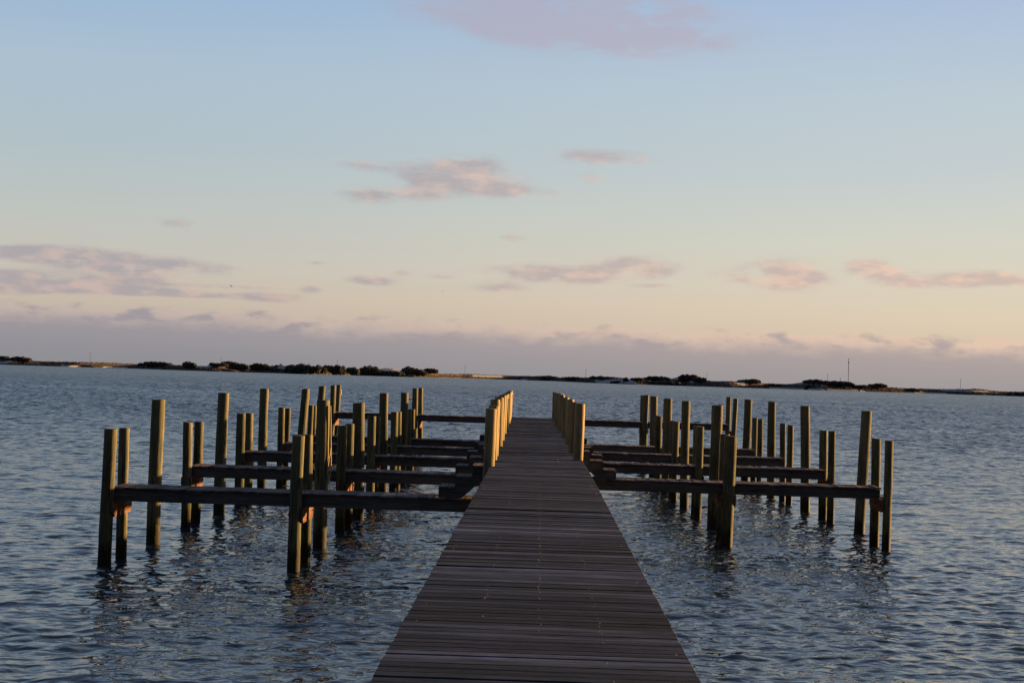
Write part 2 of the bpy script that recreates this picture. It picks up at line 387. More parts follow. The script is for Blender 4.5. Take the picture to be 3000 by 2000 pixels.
# ------------------------------------------------------------------ far barrier island
SHORE = [(-702.6, 1895.0), (-618.2, 1827.0), (-523.6, 1773.0), (-484.0, 1886.0), (-401.8, 1740.0), (-347.5, 1693.0), (-316.8, 1786.0), (-250.7, 1726.0), (-220.6, 1949.0), (-154.0, 1975.0), (-108.0, 2196.0), (-40.2, 2330.0), (18.6, 2247.0), (64.5, 1795.0), (100.4, 1693.0), (155.9, 1752.0), (204.6, 1694.0), (275.9, 1809.0), (287.6, 1656.0), (325.8, 1672.0), (376.3, 1709.0), (441.7, 1769.0), (473.3, 1721.0), (528.5, 1760.0), (564.6, 1702.0)]
RIDGE = [(-724.9, 4.27), (-638.6, 5.73), (-608.8, 6.45), (-595.1, 4.6), (-565.1, 4.95), (-533.6, 5.21), (-510.4, 5.71), (-484.6, 5.51), (-455.9, 5.96), (-415.7, 5.44), (-401.4, 5.21), (-369.0, 5.82), (-352.8, 8.31), (-343.0, 9.24), (-335.4, 7.73), (-304.4, 7.53), (-299.9, 8.8), (-294.9, 9.7), (-289.9, 8.66), (-277.3, 8.19), (-259.5, 6.72), (-243.3, 6.29), (-223.3, 6.22), (-211.0, 7.48), (-198.6, 9.4), (-186.2, 9.6), (-175.2, 7.8), (-165.2, 7.69), (-150.7, 7.44), (-138.8, 7.12), (-133.4, 4.85), (-111.1, 5.8), (-97.7, 6.03), (-74.8, 5.61), (-41.2, 5.49), (-8.6, 6.2), (1.9, 6.75), (17.6, 6.97), (27.9, 5.06), (36.0, 5.98), (50.7, 5.29), (57.3, 5.91), (63.6, 6.69), (84.0, 7.29), (89.1, 6.48), (100.4, 5.33), (103.9, 6.2), (119.8, 7.81), (144.4, 6.48), (154.8, 9.29), (164.5, 10.74), (174.9, 8.76), (183.5, 6.0), (211.8, 6.01), (217.8, 5.79), (225.6, 8.08), (235.1, 8.73), (245.7, 8.08), (254.6, 5.05), (286.4, 5.72), (290.2, 5.43), (291.9, 8.98), (295.4, 9.92), (305.7, 8.82), (317.6, 8.81), (336.2, 8.27), (341.7, 6.22), (356.7, 5.71), (367.5, 6.57), (379.8, 5.41), (398.8, 4.79), (422.5, 4.44), (437.0, 4.99), (459.4, 5.41), (467.9, 5.56), (484.3, 6.62), (499.1, 5.95), (508.4, 4.68), (527.3, 4.39), (546.5, 4.87), (584.5, 5.08)]
SAND = [(-649.6, 47.8, 0.9, 5.3), (-374.4, 18.4, 3.7, 5.9), (-343.8, 6.8, 6.7, 9.3), (-287.1, 11.9, 4.8, 9.7), (-261.6, 10.8, 2.0, 5.8), (-189.3, 16.2, 5.1, 9.4), (-140.6, 7.6, -0.2, 6.5), (-128.7, 7.8, 0.7, 5.2), (71.2, 9.7, 0.1, 4.4), (91.4, 13.1, 0.9, 5.4), (133.8, 7.1, 3.4, 6.4), (151.3, 5.7, 6.5, 11.8), (170.5, 5.5, 3.7, 5.6), (220.8, 5.6, 2.4, 6.1), (239.9, 3.2, 5.1, 8.5), (288.8, 5.8, 5.9, 10.1), (300.9, 4.1, 4.0, 6.2), (327.6, 4.7, 3.4, 7.7), (363.5, 10.1, 4.7, 6.2), (472.5, 28.5, 3.3, 5.2), (-74.2, 24.5, 2.4, 5.3), (-587.7, 11.9, 2.1, 3.2), (-526.7, 8.9, -0.8, 0.2), (-494.6, 8.3, -0.9, 0.3), (266.3, 12.0, -0.8, 0.2), (285.1, 8.6, -0.9, 0.3), (315.0, 17.1, -0.6, 1.2), (337.9, 3.6, -0.7, 0.4), (425.1, 20.7, -0.9, 0.3), (-21.6, 3.7, -0.4, 0.6)]
BUSH = [(-637.6, 13.3, 5.6, 10.8), (-605.1, 10.0, 5.2, 10.8), (-442.1, 16.9, 4.1, 9.2), (-385.2, 5.7, 3.8, 10.6), (-350.8, 9.0, 6.7, 9.7), (-342.0, 7.2, 8.0, 12.0), (-332.7, 11.6, 3.1, 10.0), (-315.8, 11.7, 2.5, 11.0), (-267.3, 10.5, 2.7, 11.8), (-252.2, 18.3, 1.7, 10.9), (-237.3, 12.3, 1.3, 13.3), (-225.9, 8.5, 1.0, 10.7), (-208.6, 11.7, 1.1, 12.6), (-184.7, 19.3, 0.6, 7.0), (-165.0, 6.5, 5.9, 13.7), (-157.8, 15.1, 2.7, 10.9), (-141.6, 8.7, 6.0, 12.3), (14.1, 14.7, 1.7, 6.1), (43.8, 11.6, 2.9, 6.8), (69.9, 15.1, 4.7, 8.0), (85.1, 7.2, 0.7, 3.3), (93.3, 2.2, 2.9, 7.7), (105.3, 5.9, 5.1, 7.2), (130.4, 13.5, 5.9, 10.0), (129.4, 24.0, 0.2, 5.1), (166.5, 12.1, 6.6, 13.3), (176.1, 6.8, 5.6, 10.3), (233.1, 12.0, 5.7, 10.0), (265.4, 6.2, 3.8, 5.7), (284.2, 2.7, 0.1, 4.7), (293.7, 13.4, 7.4, 11.5), (318.7, 15.2, 6.0, 10.7), (343.4, 7.6, 4.5, 7.1), (365.4, 9.0, 5.5, 9.3), (404.8, 7.5, 1.6, 5.2), (538.4, 33.2, 0.6, 5.2)]
POLES = [(-522.7, 4.3, 16.5), (-354.8, 9.6, 15.7), (-239.2, 10.1, 17.6), (-106.4, 5.3, 18.9), (56.1, 5.9, 16.8), (186.5, 5.7, 15.6), (312.1, 9.7, 17.8), (327.4, 9.4, 13.9), (337.2, 8.6, 36.0), (470.9, 5.6, 17.2)]
STAKES= [(-447.9, -0.0, 3.5), (510.4, -0.4, 2.9)]


def interp(tab, x):
    return float(np.interp(x, [t[0] for t in tab], [t[1] for t in tab]))
def land_material():
    m, g, b = material('dune_grass_and_sand')
    geo = g.n('ShaderNodeNewGeometry'); P = geo.outputs['Position']
    at = g.n('ShaderNodeAttribute', attribute_name='sand'); sv = g.sep(at.outputs['Vector']); s = sv[0]
    n = g.noise(P, .30, 5.0, .7); n2 = g.noise(P, .035, 3.0, .6)
    px, py, pz = g.sep(P)
    grass = g.mix(g.sm(n, .36, .64), (.022, .019, .014, 1), (.100, .066, .044, 1))
    grass = g.mix(g.sm(n2, .42, .66), grass, (.042, .038, .022, 1))
    upper = g.mix(g.sm(n, .4, .6), (.130, .102, .090, 1), (.060, .048, .036, 1))     # thin grass over pale sand on the dunes
    col = g.mix(g.sm(g.m('ADD', pz, g.m('MULTIPLY', n, 2.0)), 3.4, 4.8), grass, upper)
    col = g.mix(g.sm(g.m('ADD', sv[1], g.m('MULTIPLY', g.m('SUBTRACT', n2, .5), 1.2)), .35, .6), col, g.mix(g.sm(n, .35, .65), (.018, .020, .013, 1), (.055, .050, .034, 1)))
    sand = g.mix(g.sm(n, .3, .7), (.27, .265, .27, 1), (.40, .385, .385, 1))
    f = g.sm(g.m('ADD', s, g.m('MULTIPLY', g.m('SUBTRACT', n, .5), .9)), .35, .6)
    g.l(g.mix(f, col, sand), b.inputs['Base Color']); b.inputs['Roughness'].default_value = .95
    b.inputs['Specular IOR Level'].default_value = .1
    return m
def build_land():
    xs = np.arange(-900, 900, 1.6); ds = [-14, -5, -1, 1, 3, 5, 8, 11, 14, 18, 22, 26, 30, 34, 38, 42, 46, 50, 54, 58, 62, 68, 76, 90, 120, 170, 240, 320]
    bm = bmesh.new(); lay = bm.verts.layers.float_vector.new('sand')
    ns = [(rs.uniform(.01, .25), rs.uniform(.02, .2), rs.uniform(0, 6.28), rs.uniform(.3, 1)) for _ in range(16)]
    grid = []; spots = []
    for x in xs:
        Y0 = interp(SHORE, x); H = interp(RIDGE, x); col = []
        for d in ds:
            nz = sum(a*math.sin(kx*x+kd*d+ph) for kx, kd, ph, a in ns)/11
            bench = min(2.6, .42*H)
            if d < 1: h = -.9 + .9*(d+14)/15
            elif d < 24: h = bench*min(1, (d/14))**.8*.9 + .1*d/24
            elif d < 62: t = (d-24)/38; t = t*t*(3-2*t); h = bench + (H-bench)*t
            else: h = H*(1 - .45*min(1, (d-62)/200))
            if d > 1: h += nz*.9*min(1, d/20)
            s = 0
            for cx, hw, z0, z1 in SAND:
                if cx in (-128.7, -140.6): continue
                if z1 < 3.6 and z0 < .5 and z1 < 1.5:
                    q = 1 if (abs(x-cx) < hw and d < 9) else 0
                else:
                    q = max(0, 1-max(0, abs(x-cx)-hw*.6)/(hw*.4+.5)) * (1 if z0 < h < z1 else 0)
                s = max(s, q)
            if h < .25: s = max(s, .35)
            vtx = bm.verts.new((x, Y0+d, h)); scr = (1.0 if (-318 < x < -142 and h > .5) else .6 if (5 < x < 60 or 90 < x < 160 or 300 < x < 345) else .25); vtx[lay] = (s, scr*min(1, max(0, h)/.8), 0); col.append(vtx)
            if h > .7 and s < .3 and 2 < d < 80: spots.append((x, Y0+d, h, scr))
        grid.append(col)
    for i in range(len(grid)-1):
        for j in range(len(ds)-1):
            f = bm.faces.new((grid[i][j], grid[i+1][j], grid[i+1][j+1], grid[i][j+1])); f.smooth = True
    me = bpy.data.meshes.new('island'); bm.to_mesh(me); bm.free(); me.materials.append(land_material())
    tag(link(bpy.data.objects.new('island', me)), kind='structure')
    # tufts of dune grass and low scrub that roughen the ground and the skyline
    bm = bmesh.new(); q = random.Random(77)
    for x, y, h, scr in spots:
        for _ in range(2):
            if q.random() < .60: continue
            cx, cy = x+q.uniform(-.8, .8), y+q.uniform(-1.5, 1.5); s = q.uniform(.25, .75)*(1.3 if scr > .5 else 1)
            for _k in range(3):
                a = q.uniform(0, 3.14); w = s*q.uniform(.7, 1.5); hh = s*q.uniform(.6, 1.2)
                dx, dy = math.cos(a)*w, math.sin(a)*w
                vs = [bm.verts.new((cx-dx, cy-dy, h-.1)), bm.verts.new((cx+dx, cy+dy, h-.1)), bm.verts.new((cx+dx*.7, cy+dy*.7+.2, h+hh*.8)), bm.verts.new((cx-dx*.2, cy-dy*.2, h+hh)), bm.verts.new((cx-dx*.8, cy-dy*.8-.2, h+hh*.6))]
                bm.faces.new(vs)
    tag(obj('dune_grass', bm, M['grass']), kind='stuff')
build_land()

def shrub_mesh(hw, h, seed, depth=None):
    """a wind-cut evergreen clump: overlapping lobes filled with leaf-sprig faces"""
    q = random.Random(seed); bm = bmesh.new(); depth = depth or min(hw, 9)
    nl = max(3, int(hw/1.7)); lobes = []
    for i in range(nl):
        u = -1 + 2*(i+.5)/nl + q.uniform(-.12, .12)
        hh = h*(.55 + .45*math.sqrt(max(0, 1-u*u)))*q.uniform(.80, 1.04)
        lobes.append((u*hw*.92, q.uniform(-.5, .5)*depth*.6, hh*.5, max(1.5, hw/nl*2.0), depth*.55, hh*.56))
    for (cx, cy, cz, rx, ry, rz) in lobes:
        n = int(160 + 60*rx*rz)
        for _ in range(min(n, 900)):
            a = q.uniform(0, 6.283); c = q.uniform(-1, 1); rad = q.uniform(.55, 1.02)
            sx = math.sqrt(1-c*c)
            p = Vector((cx+rx*rad*sx*math.cos(a), cy+ry*rad*sx*math.sin(a), max(-.5, cz+rz*rad*c)))
            s = q.uniform(.35, .85)
            r1 = Vector((q.gauss(0, 1), q.gauss(0, 1), q.gauss(0, 1))).normalized(); r2 = r1.orthogonal().normalized(); r3 = r1.cross(r2)
            vs = [bm.verts.new(p + r2*s*math.cos(t)*q.uniform(.7, 1.2) + r3*s*math.sin(t)*q.uniform(.7, 1.2)) for t in (0, 1.4, 2.9, 4.4)]
            bm.faces.new(vs)
    return bm
SHRUB_WORDS = [
 'dark dome of shrubs above the white sand at the far left edge',
 'rounded dark shrub clump on the white dune near the left edge',
 'low wide oval shrub clump standing alone right of the first utility pole',
 'small single round bush beside blue-white sand on the left shore',
 'thin shrub patch at the left shoulder of the long wooded dune',
 'peaked shrub top over a pale sand streak on the long wooded dune',
 'dark shrub mass sloping right from the sandy streak on the wooded dune',
 'broad dark shrub mass just left of the white dune peak',
 'dark shrub mass just right of the white dune peak',
 'long dark shrub mass in the middle of the wooded left shore',
 'tall rounded shrub hump behind the small utility pole on the wooded shore',
 'lower shrub hump between two taller humps on the wooded shore',
 'rounded shrub hump left of the pink and grey dune gap',
 'low dark shrub belt at the waterline below the dune gap',
 'small upright round treetop near the right end of the wooded shore',
 'dark shrub mass ending the wooded left shore above the pale bank',
 'last shrub knob at the right end of the wooded left shore',
 'low olive shrub patch seen between the two rows of pier posts',
 'low dark shrub patch just left of the pole beyond the pier',
 'flat shrub cap on the pale dune right of the pier',
 'dark shrubs at the waterline beside the blue-white sand flat',
 'tiny lone upright bush on the pale dune right of the pier',
 'thin dark shrub fringe between the lone bush and the wider thicket',
 'shrub thicket crowning the dune left of the tallest clump',
 'low brown-green shrub belt along the water below the dune thicket',
 'tallest dark shrub clump crowning the right hand dune',
 'sloping right shoulder of shrubs beside the tallest dune clump',
 'flat-topped shrub clump with sand showing under it, alone on a dune',
 'small low shrub patch on the grassy flat between two dunes',
 'tiny dark bush close to the water right of the flat-topped clump',
 'shrub clump crowning the dune left of the tall mast',
 'shrub clump reaching to the foot of the tall mast',
 'low shrub patch just right of the tall mast',
 'small shrub cap on the last dune right of the tall mast',
 'small dark bush on the low grassy spit at the right',
 'long low dark shrubs at the far right edge of the shore',
]
for i, ((cx, hw, z0, z1), lab) in enumerate(zip(BUSH, SHRUB_WORDS)):
    bm = shrub_mesh(hw*(1.14 if cx < -200 else 1.04), (z1-z0)*.96+.6, 100+i)
    o = obj('shrub_clump', bm, M['shrub'], loc=(cx, interp(SHORE, cx)+min(50, 5+z0*6.5), z0-.6))
    tag(o, lab, 'shrub', 'shrubs on the far dunes')

# ------------------------------------------------------------------ utility poles, mast and stakes on the island
def cyl_bm(r0, r1, h, seg=8, z0=0.0):
    bm = bmesh.new(); bmesh.ops.create_cone(bm, cap_ends=True, segments=seg, radius1=r0, radius2=r1, depth=h, matrix=Matrix.Translation((0, 0, z0+h/2)))
    return bm
POLE_WORDS = ['leftmost utility pole on the bare grassy shore', 'short utility pole behind the sandy streak of the wooded dune', 'faint utility pole behind the highest hump of the wooded shore',
 'utility pole on the bare shore left of the pier', 'utility pole just right of the pier behind the dunes', 'utility pole right of the tallest shrub clump', 'utility pole rising from the shrubs left of the mast',
 'short faint pole just left of the tall mast', None, 'rightmost utility pole on the low shore']
for (x, z0, z1), lab in zip(POLES, POLE_WORDS):
    y = interp(SHORE, x)+80
    if lab is None:
        t = thing('mast', (x, y, 0), 'tall thin mast standing out above the dunes at the right', 'mast')
        obj('pole', cyl_bm(.34, .20, z1), M['pole'], t)
        bm = bmesh.new()
        add_box(bm, -.55, .55, -.3, .3, z1-5.4, z1-4.0)
        obj('antenna', bm, M['pole'], t)
        bm = bmesh.new(); add_box(bm, -.35, .35, -.25, .25, z1-2.2, z1-1.2); obj('antenna', bm, M['pole'], t)
        bm = bmesh.new()
        for s in (-1, 1): add_box(bm, s*.26-.03, s*.26+.03, -.03, .03, z1*.2, z1-5.5)
        obj('cable', bm, M['pole'], t)
    else:
        t = thing('utility_pole', (x, y, 0), lab, 'utility pole', 'utility poles along the island road')
        obj('pole', cyl_bm(.22, .15, z1), M['pole'], t)
        bm = bmesh.new(); add_box(bm, -.75, .75, -.06, .06, z1-1.0, z1-.86)
        for s in (-.68, -.3, .3, .68): add_box(bm, s-.05, s+.05, -.05, .05, z1-.858, z1-.65)
        obj('crossarm', bm, M['pole'], t)
for (x, z0, z1), lab in zip(STAKES, ['thin white stake in the shallows before the low oval shrub clump', 'thin white stake in the shallows near the right edge']):
    o = obj('channel_stake', cyl_bm(.22, .18, z1+1.5, z0=-1.5), M['stake'], loc=(x, interp(SHORE, x)-6, 0)); tag(o, lab, 'stake', 'white stakes off the shore')

# ------------------------------------------------------------------ gull in the sky
def gull(loc, span, lab, rz):
    bm = bmesh.new()
    prof = [(-1, .16, .05), (-.62, .30, .14), (-.3, .16, .2), (0, .0, .24), (.3, .16, .2), (.62, .30, .14), (1, .16, .05)]
    rows = []
    for s, z, c in prof:
        w = span/2
        rows.append([bm.verts.new((s*w, -c*w*.6+abs(s)*.1*w, z*w)), bm.verts.new((s*w, 0, z*w+.02*w)), bm.verts.new((s*w, c*w*.8, z*w-.01*w)), bm.verts.new((s*w, 0, z*w-.03*w))])
    for a, b2 in zip(rows, rows[1:]):
        for k in range(4): bm.faces.new((a[k], b2[k], b2[(k+1) % 4], a[(k+1) % 4]))
    # body: tapering spindle with head and fan tail
    prev = None
    for y, r in ((-.62, .01), (-.52, .07), (-.40, .09), (-.2, .13), (.1, .13), (.4, .07), (.62, .04), (.8, .10), (.82, .01)):
        ring = [bm.verts.new((r*math.cos(t)*span*.5, y*span*.5, (r*.8*math.sin(t) if y < .6 else .02*math.sin(t))*span*.5)) for t in [k*math.pi/4 for k in range(8)]]
        if prev:
            for k in range(8): bm.faces.new((prev[k], prev[(k+1) % 8], ring[(k+1) % 8], ring[k]))
        prev = ring
    o = obj('gull', bm, M['bird'], loc=loc); o.rotation_euler = (math.radians(12), math.radians(18), rz)
    tag(o, lab, 'bird', 'gulls in flight')
gull((-58.4, 300, EYE+15.4), 1.2, 'dark gull flying among the left cloud streaks', .9)
gull((-24.9, 400, EYE+20.9), .7, 'tiny distant bird left of the centre cloud', -.5)

# ------------------------------------------------------------------ the pier
DX0, DX1, DECK = -.87, .955, 2.05
PIER_END = 67.45
def CXL(y): return -.0085*max(0.0, y-28)
def CX(y): return -.0053*max(0.0, y-28)       # the walkway drifts slightly left past the first slips
pier = thing('pier', (0, 0, 0), 'long narrow wooden walkway pier of dark cross boards running out over the water', 'pier')
def deck_boards():
    bm = bmesh.new(); q = random.Random(3); y = -3.0
    bm.loops.layers.float_color.new('tint')
    drift = 0
    while y < PIER_END-.02:
        w = q.uniform(.136, .142); drift = .7*drift + q.gauss(0, .10)
        tn = min(1.9, max(.42, math.exp(q.gauss(-.05, .42) + drift)))
        pk = q.uniform(-.05, .12); tint = (tn*(1+pk), tn, tn*(1+q.uniform(-.04, .12)))
        if q.random() < .14: tint = tuple(c*1.6 for c in tint)
        elif q.random() < .12: tint = tuple(c*.55 for c in tint)
        e0 = q.gauss(0, .003); e1 = q.gauss(0, .003); dz = q.gauss(0, .0022)
        rot = Matrix.Rotation(q.gauss(0, .012), 3, 'X') @ Matrix.Rotation(q.gauss(0, .0012), 3, 'Z') @ Matrix.Rotation(q.gauss(0, .0010), 3, 'Y')
        add_box(bm, DX0+e0+CXL(y), DX1+e1+CX(y), y, y+w, DECK-.038+dz, DECK+dz, .004, tint, rot)
        y += w + q.uniform(.005, .010)
    return bm
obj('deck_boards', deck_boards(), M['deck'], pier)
def nails():
    bm = bmesh.new(); q = random.Random(9)
    for lx in (-.78, -.36, .045, .45, .87):
        y = -1.0; run = 1.0
        while y < PIER_END-.1:
            if q.random() < .12: run = q.choice((0, 0, .15, .3, .7))
            for dy in (.035, .105):
                if q.random() < .50*run:
                    cx, cy = lx+CX(y)+q.gauss(0, .008), y+dy+q.gauss(0, .006); r = q.uniform(.002, .004)
                    vs = [bm.verts.new((cx+r*math.cos(t), cy+r*math.sin(t), DECK+.004)) for t in [k*math.pi/3 for k in range(6)]]
                    vb = [bm.verts.new((cx+r*.6*math.cos(t), cy+r*.6*math.sin(t), DECK+.0085)) for t in [k*math.pi/3 for k in range(6)]]
                    bm.faces.new(vb)
                    for k in range(6): bm.faces.new((vs[k], vs[(k+1) % 6], vb[(k+1) % 6], vb[k]))
            y += .1465
    return bm
tag(obj('nail_heads', nails(), M['nail'], pier), kind='stuff')
for sx in (DX0+.05, -.36, .045, .45, DX1-.10):
    bm = bmesh.new(); y = -3.0
    while y < PIER_END-.05:
        y1 = min(y+(4.8 if y < 28 else 2.4), PIER_END-.03); add_box(bm, sx+CX((y+y1)/2), sx+CX((y+y1)/2)+.05, y, y1-.004, DECK-.285, DECK-.045, .003); y = y1
    obj('stringer', bm, M['beam'], pier)
bm = bmesh.new(); add_box(bm, DX0+.02+CX(67), DX1-.02+CX(67), PIER_END+.004, PIER_END+.05, DECK-.285, DECK-.01, .003)
obj('end_board', bm, M['beam'], pier)
for y in np.arange(-1.0, 66.5, 3.75):
    bm = bmesh.new()
    for s in (-.17, .12): add_box(bm, DX0-.12+CX(y), DX1+.12+CX(y), y+s, y+s+.05, DECK-.54, DECK-.29, .003)
    obj('pile_cap', bm, M['beam'], pier)
    if y < 29.5:
        for x in (-.62, .70): piling('support_piling', x, y, DECK-.30, 0, .115, pier, seed=int(y*10+x*3))
PY_L = [(30.0, .595), (32.2, .585), (33.9, .54), (35.5, .505), (38.8, .497), (42.3, .49), (47.3, .528), (50.2, .54), (52.9, .549), (58.2, .55), (62.4, .59), (66.6, .575)]
for i, (y, e) in enumerate(PY_L):
    q = random.Random(50+i); h = EYE - e
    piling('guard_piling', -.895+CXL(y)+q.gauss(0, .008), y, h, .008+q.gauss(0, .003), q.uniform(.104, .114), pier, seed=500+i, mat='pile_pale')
PY_R = [(33.2, .499), (36.1, .52), (40.9, .516), (45.4, .527), (51.1, .514), (54.0, .52), (56.8, .52), (61.5, .55), (66.5, .575)]
for i, (y, e) in enumerate(PY_R):
    q = random.Random(80+i); h = EYE - e
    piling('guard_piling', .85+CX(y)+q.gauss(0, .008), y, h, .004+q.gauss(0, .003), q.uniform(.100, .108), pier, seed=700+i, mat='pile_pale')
bm = bmesh.new(); add_box(bm, -1.085, -1.055, 66.5, 66.53, 2.87, 3.06, .004); add_box(bm, -1.13, -1.056, 66.52, 66.58, 2.93, 2.96)
obj('reflector', bm, M['reflector'], pier)

# ------------------------------------------------------------------ finger piers
L1 = [(-8.003, 29.88, 2.522, 0.0057, 0.121), (-8.025, 31.12, 2.501, -0.005, 0.103), (-4.474, 29.88, 2.515, 0.0059, 0.114), (-4.44, 31.12, 2.481, -0.0072, 0.093)]
L2 = [(-8.087, 37.08, 2.448, -0.0117, 0.11), (-8.127, 38.32, 2.422, 0.0057, 0.114), (-4.512, 37.08, 2.482, -0.0044, 0.11), (-4.463, 38.32, 2.487, -0.0142, 0.102)]
L3 = [(-8.189, 44.18, 2.491, -0.0024, 0.122), (-8.171, 45.42, 2.471, -0.0083, 0.116), (-4.566, 44.18, 2.53, -0.0047, 0.117), (-4.555, 45.42, 2.501, 0.0005, 0.097)]
L4 = [(-8.096, 50.48, 2.533, 0.002, 0.107), (-8.123, 51.72, 2.493, 0.0086, 0.094), (-4.515, 50.48, 2.515, -0.004, 0.118), (-4.494, 51.72, 2.49, -0.0078, 0.099)]
L5 = [(-8.051, 56.48, 2.508, 0.0082, 0.096), (-8.121, 57.72, 2.479, 0.0154, 0.092), (-4.546, 56.48, 2.485, 0.0004, 0.096), (-4.524, 57.72, 2.461, -0.0061, 0.092)]
L6 = [(-8.572, 66.38, 3.154, 0.0118, 0.12), (-8.554, 67.62, 3.169, 0.029, 0.101), (-5.091, 66.38, 3.137, -0.0119, 0.12), (-4.936, 67.62, 3.142, -0.0187, 0.108)]
LT = [(-8.02, 33.7, 3.018, 0.0009, 0.143), (-8.081, 40.9, 3.091, 0.0071, 0.144), (-8.201, 47.8, 3.144, -0.0003, 0.132), (-8.075, 54.2, 3.106, 0.0606, 0.138), (-8.617, 62.0, 3.147, 0.0679, 0.132)]
LM = [(-4.533, 33.9, 3.11, -0.0103, 0.144), (-4.534, 40.9, 2.944, -0.017, 0.157), (-4.575, 47.8, 3.129, -0.0122, 0.132), (-4.547, 54.2, 3.078, 0.0004, 0.133)]
R2 = [(8.073, 37.08, 2.533, -0.0026, 0.097), (8.056, 38.32, 2.529, -0.0081, 0.11), (4.401, 37.08, 2.523, 0.0153, 0.146), (4.421, 38.32, 2.525, 0.0134, 0.114)]
R3 = [(8.069, 44.18, 2.513, -0.0051, 0.099), (8.074, 45.42, 2.49, -0.0095, 0.116), (4.424, 44.18, 2.527, 0.0116, 0.108), (4.471, 45.42, 2.509, 0.0041, 0.097)]
R4 = [(7.922, 50.48, 2.484, -0.0091, 0.097), (7.901, 51.72, 2.509, -0.0208, 0.099), (4.321, 50.48, 2.493, 0.0012, 0.107), (4.34, 51.72, 2.482, 0.0001, 0.105)]
R5 = [(7.789, 56.48, 2.519, -0.0007, 0.096), (7.769, 57.72, 2.533, -0.0052, 0.098), (4.251, 56.48, 2.515, -0.0064, 0.114), (4.261, 57.72, 2.504, -0.0001, 0.104)]
R6 = [(8.03, 66.38, 3.126, 0.0241, 0.099), (7.973, 67.62, 3.172, 0.0007, 0.101), (4.388, 66.38, 3.152, 0.0106, 0.12), (4.363, 67.62, 3.129, 0.0072, 0.115)]
RT = [(8.257, 41.1, 3.14, 0.0299, 0.136), (7.988, 47.8, 3.136, -0.0291, 0.137), (7.854, 54.0, 3.166, -0.0103, 0.138), (7.968, 61.6, 3.15, 0.0116, 0.157)]
RM = [(4.533, 41.1, 3.161, 0.005, 0.144), (4.397, 47.8, 3.175, -0.0102, 0.132), (4.328, 54.0, 3.166, 0.0025, 0.149), (4.445, 61.6, 3.163, -0.016, 0.144)]

